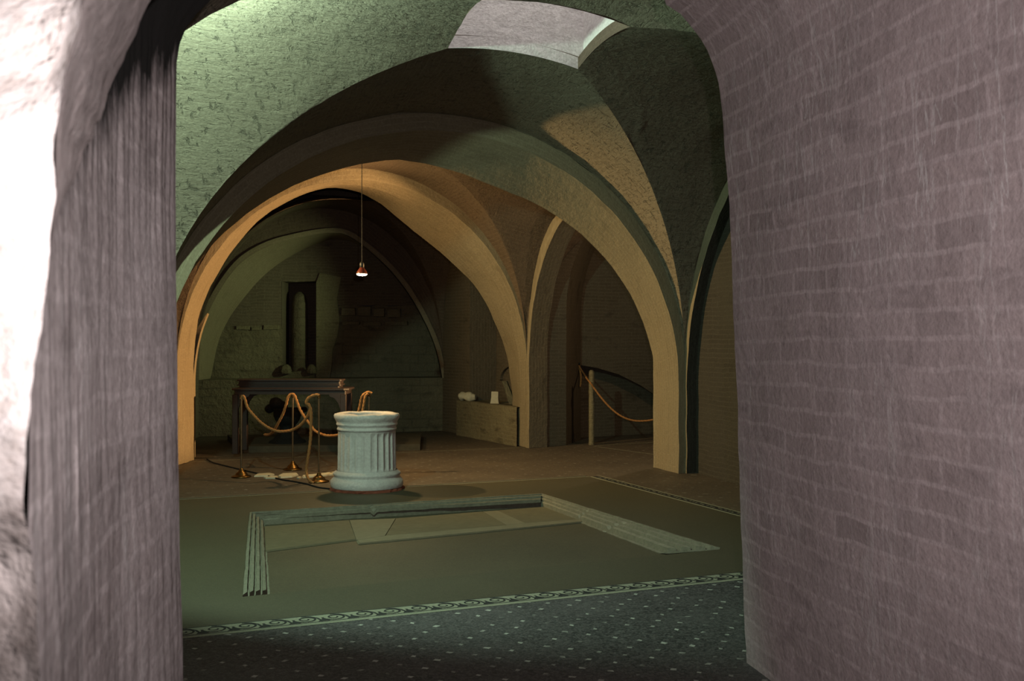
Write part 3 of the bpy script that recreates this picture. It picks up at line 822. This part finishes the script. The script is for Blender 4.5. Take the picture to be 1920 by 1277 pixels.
for i in range(19):
    f = i/18; row = []
    for p in Ne:
        q = Vector((p.x-f*.75, p.y-.12*f, p.z))
        q.y += max(0, q.z-1.84)*.4+max(0, 1.47-q.z)*.18
        if i: q = q+Vector((0, 1, 0))*(noise.noise(q*7)*.03+noise.noise(q*19)*.012)+noise.noise_vector(q*12)*.004
        else: q = rough(p, .004, 16)
        row.append(q)
    rows.append(row)
m = MB(); m.grid(rows, 0, False, True)
# short return from the broken edge back to the side wall
ret = [Vector((p.x*1.16-.012, p.y*1.16, p.z+(p.z-1.6)*.16)) for p in Ne]
m.grid([[rough(p, .004, 16) for p in Ne], ret], 0, False, True)
struct(m.build('wall_near', MP['near']), 'pale broken wall end close to the lens at the far left', 'wall')

# ------------------------------------------------------------------ well head
wc = Vector((-1.575, 11.35, 0))
well = empty('well_head', wc, 'white fluted marble well head standing on the floor behind the basin', 'well')
NF = 26
def flute(a, z, r):
    x = abs(math.sin(a*NF/2)); return 1-.052*max(0, 1-(x/.95)**2*1.0)**.5 if True else 1
m = MB()
m.lathe([(.385, .03), (.395, .055), (.39, .10), (.365, .125), (.355, .135), (.352, .15), (.365, .165), (.36, .185), (.335, .2), (.328, .21)], wc, 72, 0, True,
        lambda a, z, r: 1+.012*noise.noise(Vector((math.cos(a)*4, math.sin(a)*4, z*9))), False)
m.build('base', MP['marble'], well)
m = MB()
z0, z1 = .205, .63
pr = [(.318, z0), (.318, z0+.012)]+[(.316-.006*i/10, z0+.03+(z1-z0-.06)*i/10) for i in range(11)]+[(.31, z1-.012), (.312, z1)]
def fl_mod(a, z, r):
    e = min(1, max(0, min(z-z0-.012, z1-.014-z)/.02))
    c = abs(math.cos(a*NF/2)); g = max(0.0, 1-((1-c)/.78)**2)
    e *= .4+.6*min(1, max(0, (a-math.radians(283))/math.radians(14))) if a > PI*.9 else 1
    return 1-.075*e*g*(1+.3*noise.noise(Vector((a*3, z*8, 1))))+.006*noise.noise(Vector((a*9, z*14, 3)))
m.lathe(pr, wc, 26*12, 0, True, fl_mod, False)
m.build('fluted_shaft', MP['marble'], well)
m = MB()
rim = lambda a, z, r: 1+.014*noise.noise(Vector((math.cos(a)*5, math.sin(a)*5, z*12)))-(.05*max(0, noise.noise(Vector((a*2.2, 3, 0)))) if z > .76 else 0)
m.lathe([(.308, .625), (.312, .64), (.322, .645), (.322, .662), (.314, .668), (.318, .69), (.33, .70), (.33, .716), (.325, .722), (.335, .745), (.352, .775), (.356, .80), (.345, .818), (.30, .822), (.25, .818), (.235, .80), (.235, .25), (.05, .24)], wc, 96, 0, True, rim, False)
for k, v in enumerate(m.v):
    if v.z > .77: v.z += .014*noise.noise(Vector((v.x*9, v.y*9, 2)))
m.build('rim', MP['marble'], well)
m = MB()
m.lathe([(.40, 0), (.395, .02), (.36, .036), (.1, .036)], wc, 48, 0, False, lambda a, z, r: 1+.07*noise.noise(Vector((math.cos(a)*6, math.sin(a)*6, z*20))))
b = m.build('brick_bed', MP['redbrick'], well); b['label'] = 'red brick bedding under the marble base'

# ------------------------------------------------------------------ rope barrier
def stanchion(p, h, label):
    e = empty('stanchion', p, label, 'barrier post', 'brass rope stanchions by the well')
    m = MB()
    m.lathe([(.112, 0), (.116, .008), (.110, .018), (.085, .024), (.07, .034), (.066, .05), (.045, .066), (.026, .085), (.022, .10), (.014, .105), (.012, .11)], p, 36)
    m.build('base', MP['brass'], e)
    m = MB(); m.tube([p+Vector((0, 0, .10)), p+Vector((0, 0, h*.5)), p+Vector((0, 0, h-.03))], .0105, 12)
    m.build('pole', MP['steel'], e)
    m = MB()
    m.lathe([(.012, h-.035), (.019, h-.03), (.019, h-.02), (.012, h-.016), (.02, h-.006), (.018, h+.008), (.006, h+.015)], p, 16)
    m.build('cap', MP['brass'], e)
    return p+Vector((0, 0, h))
def stand(px, py, h): 
    return fl(px, py)
sp1, sp2, sp3 = fl(452.5, 895), fl(549, 881), fl(598, 904)
sp4 = Vector((0, 0, 0)); q = at(692, 738, 12.55); sp4 = Vector((q.x, q.y, 0))
t1 = stanchion(sp1, .955, 'brass rope stanchion nearest the left pier')
t2 = stanchion(sp2, .935, 'brass rope stanchion in front of the dark urn, farthest back left of the well')
t3 = stanchion(sp3, .985, 'brass rope stanchion just left of the well head')
t4 = stanchion(sp4, q.z, 'brass rope stanchion half hidden behind the well head')
def rope(name, pts, label, cat='rope', r=.0155, group='barrier ropes by the well', n=None):
    P = crom(pts, n or max(30, int(sum((b-a).length for a, b in zip(pts, pts[1:]))/.012)))
    m = MB(); m.tube(P, r, 12, 0, .16, .05)
    return tag(m.build(name, MP['rope']), label, cat, group)
def mixY(pl): return [at(*q) for q in pl]
Y1, Y2, Y3, Y4 = sp1.y, sp2.y, sp3.y, sp4.y
rope('barrier_rope', mixY([(452, 748, Y1-.03), (455, 742, Y1-.035), (459, 748, Y1-.03), (464, 764, Y1-.05), (475, 778, Y1-.1), (490, 793, Y1-.2), (507, 804, Y1-.28), (524, 809, Y1-.34), (545, 807, Y3+.2), (562, 798, Y3+.12), (575, 783, Y3+.05), (581, 768, Y3), (578, 760, Y3-.03), (574, 756, Y3-.04), (577, 748, Y3-.04), (584, 743, Y3-.035), (593, 740.5, Y3-.02), (599, 741.5, Y3-.02)]),
     'rope sagging between the two nearest stanchions left of the well')
rope('barrier_rope', mixY([(496, 815, Y2+.45), (504, 815, Y2+.35), (512, 809, Y2+.2), (521, 794, Y2+.05), (530, 777, Y2), (536, 760, Y2-.03), (540, 745, Y2-.04), (546, 739, Y2-.03), (552, 741, Y2-.04), (556, 751, Y2-.05), (562, 767, Y2-.05), (571, 782, Y2-.08), (582, 797, Y2-.12), (591, 808, Y2-.16), (605, 815, Y2-.2), (620, 817, Y2-.25), (638, 814, Y4+.0), (655, 800, Y4+.03), (668, 782, Y4+.03), (674, 765, Y4+.02), (677, 750, Y4), (680, 742, Y4-.03), (686, 737, Y4-.03), (692, 735.5, Y4-.025), (697, 738, Y4-.02)]),
     'rope draped over the farthest stanchion and running behind the well head')
rope('rope_tail', mixY([(577, 757, Y3-.05), (581, 763, Y3-.05), (583, 775, Y3-.05), (583, 800, Y3-.04), (582, 825, Y3-.03), (578, 855, Y3-.03), (574.5, 880, Y3-.02), (576, 893, Y3-.06), (581, 901, Y3-.12)]+[(588, 906, Y3-.135)]),
     'loose rope end hanging from the stanchion left of the well down to its base', 'rope', .0155, 'loose rope ends')
rope('rope_tail', mixY([(690, 738, Y4-.045), (685, 744, Y4-.045), (682, 760, Y4-.04), (677, 790, Y4-.03), (674, 820, Y4-.02), (672, 842, Y4)]),
     'loose rope end hanging from the stanchion behind the well head', 'rope', .0155, 'loose rope ends')
# cable on the floor
cp = [fl(388, 862), fl(398, 868), fl(412, 872), fl(440, 879), fl(470, 886), fl(500, 893), fl(525, 900), fl(550, 904), fl(575, 909), fl(598, 915.5), fl(618, 918)]
m = MB(); m.tube([p+Vector((0, 0, .009)) for p in crom(cp, 70)], .008, 8)
tag(m.build('cable', MP['cable']), 'thin black cable running across the floor to the well head', 'cable')
# pale slabs let into the floor
lab = ['pale flat marble slab on the floor beside the nearest stanchion', 'narrow pale marble sliver just in front of the two slabs under the rope',
       'pale flat marble slab on the floor under the farthest stanchion', 'tiny pale marble chip between the slab and the stanchion left of the well',
       'long pale marble strip touching the left side of the well base']
for i, q in enumerate([[(476, 894.5), (482, 890.5), (506, 889), (515, 891), (505, 894)], [(494, 897), (512, 894.5), (522, 895), (518, 898), (498, 898)],
                       [(521, 894), (530, 889.5), (556, 888.5), (560, 892), (548, 895.5), (526, 897)], [(556, 897.5), (561, 895.8), (566, 896.8), (561, 899)],
                       [(566, 893.5), (590, 891), (632, 886), (633, 890), (604, 894), (568, 897)]]):
    base = [fl(*p)+Vector((0, 0, .001)) for p in q]; c = sum(base, Vector())/len(base)
    m = MB(); m.prism(base, [p.lerp(c, .06)+Vector((0, 0, .016)) for p in base])
    tag(m.build('marble_slab', MP['marble2']), lab[i], 'slab', 'marble slabs by the well')

# ------------------------------------------------------------------ table, platform, urn
m = MB()
pf = [Vector((-3.9, 15.0, 0)), Vector((-1.35, 15.35, 0)), Vector((-1.5, 17.3, 0)), Vector((-4.6, 16.9, 0))]
m.prism(pf, [p+Vector((0, 0, .09)) for p in pf])
struct(m.build('trim_17', MP['step']), 'low stone platform along the rear of the hall under the table', 'platform')
TY = 14.3
tX0, tX1 = at(432, 730, TY).x, at(653, 730, TY).x
tb = empty('display_table', Vector(((tX0+tX1)/2, TY+.33, 0)), 'long dark wooden table with bracketed legs in front of the rear wall', 'table')
zt = at(432, 728.5, TY).z; zb = at(432, 738, TY).z
TD = .62; tmx = (tX0+tX1)/2; tw = tX1-tX0
m = MB(); m.box((tmx, TY+TD/2, zt-.028), (tw, TD, .028), 0, 0, 1, .2); m.build('table_top', MP['wood'], tb)
m = MB(); m.box((tmx, TY+TD/2, zb-.015), (tw-.08, TD-.08, zt-.028-zb+.012), 0, 0, 1, .05); m.build('apron', MP['wood'], tb)
m = MB(); m.box((tmx-.05, TY+TD*.62, zt), (tw-.22, TD*.55, .028), 0, 0, 1, .1)
m.box((tmx-.05, TY+TD*.62, zt+.028), (tw-.17, TD*.6, .02), 0, 0, 1, .1)
m.box((tmx-.05, TY+TD*.62, zt+.048), (tw-.2, TD*.5, .045), 0, 0, 1, .1)
m.box((tmx-.05, TY+TD*.62, zt+.093), (tw-.16, TD*.6, .022), 0, 0, 1, .1); m.build('raised_tray', MP['wood'], tb)
for lx, sgn in ((tX0+.055, 1), (tX1-.075, -1)):
    for ly, fz in ((TY+.06, 0), (TY+TD-.06, 0)):
        m = MB()
        m.box((lx, ly, .055), (.078, .078, zb-.015-.055), 0, 0, 1.0, .12)
        lg = m.build('leg', MP['wood'], tb)
        m = MB(); m.box((lx, ly, 0), (.125, .125, .06), 0, 0, .9, .15); ft = m.build('foot', MP['wood'], tb)
        ft.parent = lg; ft.matrix_parent_inverse = Matrix_T(-tb.location)
        m = MB(); zz = zb-.012
        cv = [Vector((lx+sgn*.035, ly, zz)), Vector((lx+sgn*.20, ly, zz)), Vector((lx+sgn*.185, ly, zz-.03)), Vector((lx+sgn*.12, ly, zz-.055)), Vector((lx+sgn*.07, ly, zz-.12)), Vector((lx+sgn*.035, ly, zz-.22))]
        f_ = [p+Vector((0, -.022, 0)) for p in cv]; g_ = [p+Vector((0, .022, 0)) for p in cv]
        m.grid([f_, g_], 0, True, False); m.poly(f_); m.poly(g_)
        m.build('bracket', MP['wood'], tb)
# dark carved urn on the platform
uc = Vector((at(539, 833, 15.6).x, 15.6, .09))
k_ = 15.6/FPX
def uz(py): return at(0, py, 15.6).z-.09
urn = empty('stone_urn', uc, 'dark fluted urn-shaped stone with a lump at its rim standing under the table', 'urn')
m = MB()
m.lathe([(.285, 0), (.27, .03), (.215, .06), (.18, .10), (.15, .14), (.128, .17), (.115, .20), (.112, .235), (.13, .265)], uc, 40, 0, True,
        lambda a, z, r: (1-.06*abs(math.cos(a*4))), True)
m.build('foot', MP['darkstone'], urn)
m = MB()
m.lathe([(.12, .26), (.15, .29), (.185, .34), (.205, .40), (.21, .45), (.20, .48), (.21, .50), (.19, .515), (.15, .51), (.14, .46), (.05, .44)], uc, 80, 0, True,
        lambda a, z, r: 1-(.06*abs(math.sin(a*10)) if z < .485 else 0)+.03*noise.noise(Vector((math.cos(a)*2, math.sin(a)*2, z*4))), True)
m.build('body', MP['darkstone'], urn)
m = MB()
def lump(c, r, sd):
    prof = [(r*math.sin(PI*i/10)+.001, -r*math.cos(PI*i/10)) for i in range(11)]
    m.lathe(prof, c, 18, 0, True, lambda a, z, rr: 1+.28*noise.noise(Vector((math.cos(a)*1.6+sd, math.sin(a)*1.6, z*9))), False)
lump(uc+Vector((-.175, 0, .57)), .105, 1); lump(uc+Vector((-.265, 0, .505)), .068, 2); lump(uc+Vector((-.085, .02, .545)), .075, 5)
m.build('carved_lump', MP['darkstone'], urn)
m = MB()
m.tube(crom([uc+Vector((.17, 0, .475)), uc+Vector((.225, 0, .51)), uc+Vector((.275, 0, .505)), uc+Vector((.27, 0, .475)), uc+Vector((.235, 0, .47))], 20), .022, 10)
m.build('handle', MP['darkstone'], urn)
# dark box near the rear pier
bx = fl(814, 806); m = MB()
bt = empty('floor_box', bx+Vector((0, .15, 0)), 'small dark square box on the floor at the foot of the rear pier', 'box')
m.box((bx.x, bx.y+.15, 0), (.21, .22, .22), 0, .2, 1, .06); m.build('body', MP['darkstone'], bt)
m = MB(); m.box((bx.x, bx.y+.15, .22), (.23, .24, .02), 0, .2, 1, .1); m.build('lid', MP['darkstone'], bt)

# ------------------------------------------------------------------ fragments in the niche
def on_sill(px, off):
    s, _ = onplane(px, 750, nA+nW*off, nB+nW*off); p = nA+nW*off+(nB-nA)*s; return Vector((p[0], p[1], ZS_N))
c = on_sill(878, -.07); c2 = on_sill(928, .0)
m = MB()
m.tube(crom([c+Vector((-.135, .05, .065)), c+Vector((-.09, .03, .075)), c+Vector((-.02, 0, .07)), c+Vector((.06, -.03, .065)), c+Vector((.125, -.05, .065))], 26), .066, 18, 0, .10, .34, lambda t: 1.05 if t < .05 else (.9+.3*abs(math.cos(t*5)) if t < .8 else .95-(t-.8)*1.4))
tag(m.build('marble_fragment', MP['marble2']), 'lying carved marble fragment at the left end of the niche ledge', 'fragment', 'marble fragments in the niche')
m = MB()
ring_ = lambda z, r: [c2+Vector((x*r+.012*noise.noise(Vector((x*7, y*7, z*9))), y*r, z)) for x, y in ((-.062, -.055), (.055, -.06), (.068, .05), (-.055, .06))]
L_ = [ring_(0, 1.12), ring_(.03, 1.05), ring_(.1, 1.0), ring_(.17, 1.0), ring_(.19, .92)]
m.grid(L_, 0, True, False); m.poly(L_[-1]); m.poly(L_[0])
tag(m.build('marble_fragment', MP['marble2']), 'upright squared marble fragment standing in the middle of the niche ledge', 'fragment', 'marble fragments in the niche')
m = MB(); c3 = on_sill(957, .13)
a_, b_ = c3+Vector((.03, 0, .0)), c3+Vector((-.10, .12, .36))
ax = Vector((.07, .03, .0))
qd = [a_-ax*.7, a_+ax*.7, b_+ax*.5, b_-ax*.5]; th = Vector((.02, .05, .0))
m.grid([qd, [p+th for p in qd]], 0, True, False); m.poly(qd); m.poly([p+th for p in qd])
tag(m.build('leaning_slab', MP['low']), 'narrow tan slab leaning in the right corner of the niche', 'slab')

# ------------------------------------------------------------------ side room: post and rope
pp = fl(1109, 834)
m = MB(); hpo = at(1109, 694, pp.y).z
m.lathe([(.046, 0), (.045, .02), (.042, .05), (.042, hpo-.06), (.036, hpo-.02), (.02, hpo)], pp, 14, 0, True, lambda a, z, r: 1+.05*noise.noise(Vector((a, z*5, 0))))
tag(m.build('stone_post', MP['low']), 'slim pale post standing in the side opening beside the sagging rope', 'post')
rope('stair_rope', mixY([(1085, 686, 16.85), (1092, 697, 16.7), (1100, 709, 16.3), (1107, 718, pp.y-.065), (1114, 728, pp.y-.065), (1130, 749, pp.y-.1), (1148, 768, pp.y-.12), (1166, 781, pp.y-.15), (1185, 788, pp.y-.15), (1205, 789.5, pp.y-.15), (1228, 786, pp.y-.15), (1255, 775, pp.y-.15), (1290, 745, pp.y-.15)]),
     'rope sagging from the wall across the side opening behind the right pier', 'rope', .0135, 'ropes in the side room')
rope('stair_rope', mixY([(1085, 688, 16.84), (1088.5, 700, 16.83), (1089, 712, 16.83), (1088, 725, 16.83)]), 'short rope end hanging from the wall hook in the side opening', 'rope', .0135, 'ropes in the side room')
m = MB(); hk = at(1084, 684, 16.88)
m.tube(crom([hk+Vector((-.02, .12, .0)), hk+Vector((0, .0, .0)), hk+Vector((.015, -.05, .01)), hk+Vector((.02, -.05, .035))], 16), .012, 8)
tag(m.build('wall_hook', MP['iron']), 'dark iron hook in the wall holding the rope of the side opening', 'hook')

# ------------------------------------------------------------------ hanging lamp
LY = 12.5
lc = at(678.5, 514, LY)
lamp = empty('pendant_lamp', lc, 'small dark pendant lamp with a lit bulb hanging on a long cord', 'lamp')
m = MB(); m.tube([lc+Vector((0, 0, .12)), lc+Vector((0, 0, .8)), Vector((lc.x, lc.y, 3.93))], .0045, 8); m.build('cord', MP['cable'], lamp)
m = MB(); m.lathe([(.022, .075), (.026, .08), (.027, .125), (.02, .14), (.008, .15)], lc, 20); m.build('socket', MP['iron'], lamp)
m = MB(); m.lathe([(.068, .0), (.066, .012), (.055, .035), (.036, .06), (.026, .078), (.02, .08)], lc, 28, 0, True, None, False); m.build('lamp_shade', MP['shade'], lamp)
m = MB(); m.lathe([(.064, .006), (.063, -.002), (.055, -.012), (.035, -.019), (.012, -.022)], lc, 28); bb = m.build('bulb', MP['bulb'], lamp); bb['label'] = 'glowing lens of the bulb'

# ------------------------------------------------------------------ light
def lightobj(kind, name, loc, power, col, size=.05, target=None, angle=None, blend=.3):
    d = bpy.data.lights.new(name, kind); d.energy = power; d.color = col
    if kind in ('POINT', 'SPOT'): d.shadow_soft_size = size
    if kind == 'AREA': d.shape = 'RECTANGLE'; d.size = size[0]; d.size_y = size[1]
    o = bpy.data.objects.new(name, d); COL.objects.link(o); o.location = loc
    if target is not None: o.rotation_euler = (Vector(target)-Vector(loc)).to_track_quat('-Z', 'Y').to_euler()
    if kind == 'SPOT': d.spot_size = angle; d.spot_blend = blend
    return o
lightobj('SPOT', 'camera_flash', (.12, .05, 1.80), 460, (1.0, .92, .93), .012, (.25, 6, 1.75), math.radians(92), 1.0)
lightobj('SPOT', 'floodlight', (-2.25, 6.55, 3.62), 680, (.64, 1.0, .76), .05, (-.8, 9.5, 2.0), math.radians(148), .25)
lightobj('SPOT', 'wall_lamp_middle', (-3.88, 11.85, 3.08), 1400, (1.0, .70, .31), .04, (1.7, 13.4, 2.3), math.radians(118), 1.0)
lightobj('SPOT', 'spotlight_side', (2.3, 14.5, 2.3), 4000, (1.0, .60, .25), .04, (-4.0, 13.8, 2.5), math.radians(48), .4)
lightobj('POINT', 'side_room_lamp', (2.65, 14.6, 2.6), 55, (1.0, .74, .42), .05)
lightobj('SPOT', 'floodlight_rear', (-.14, 16.42, 2.35), 420, (.80, 1.0, .52), .05, (-4.7, 17.3, 2.2), math.radians(62), .8)
lightobj('SPOT', 'pendant_glow', tuple(lc+Vector((0, 0, -.03))), 180, (1.0, .64, .27), .05, (lc.x, lc.y, 0), math.radians(140), .6)
lightobj('AREA', 'skylight', (C1.x, C1.y, 6.5), 90, (1.0, .97, .97), (1.0, 1.1), (C1.x, C1.y, 0))
w = bpy.data.worlds.new('World'); S.world = w; w.use_nodes = True
w.node_tree.nodes['Background'].inputs[0].default_value = (.02, .02, .024, 1)
w.node_tree.nodes['Background'].inputs[1].default_value = .1

# ------------------------------------------------------------------ camera
cd = bpy.data.cameras.new('Camera'); cam = bpy.data.objects.new('Camera', cd); COL.objects.link(cam)
cam.location = (0, 0, EYE); cam.rotation_euler = (PI/2, 0, 0)
cd.sensor_width = 36; cd.lens = 36*FPX/1920; cd.clip_start = .05
cd.shift_y = (CY-638.5)/1920
cd.dof.use_dof = True; cd.dof.focus_distance = 7.5; cd.dof.aperture_fstop = 5.6
S.camera = cam
S.view_settings.view_transform = 'Standard'; S.view_settings.look = 'None'; S.view_settings.gamma = 1
S.view_settings.exposure = 0; S.view_settings.use_curve_mapping = False
S.cycles.max_bounces = 4; S.cycles.diffuse_bounces = 2
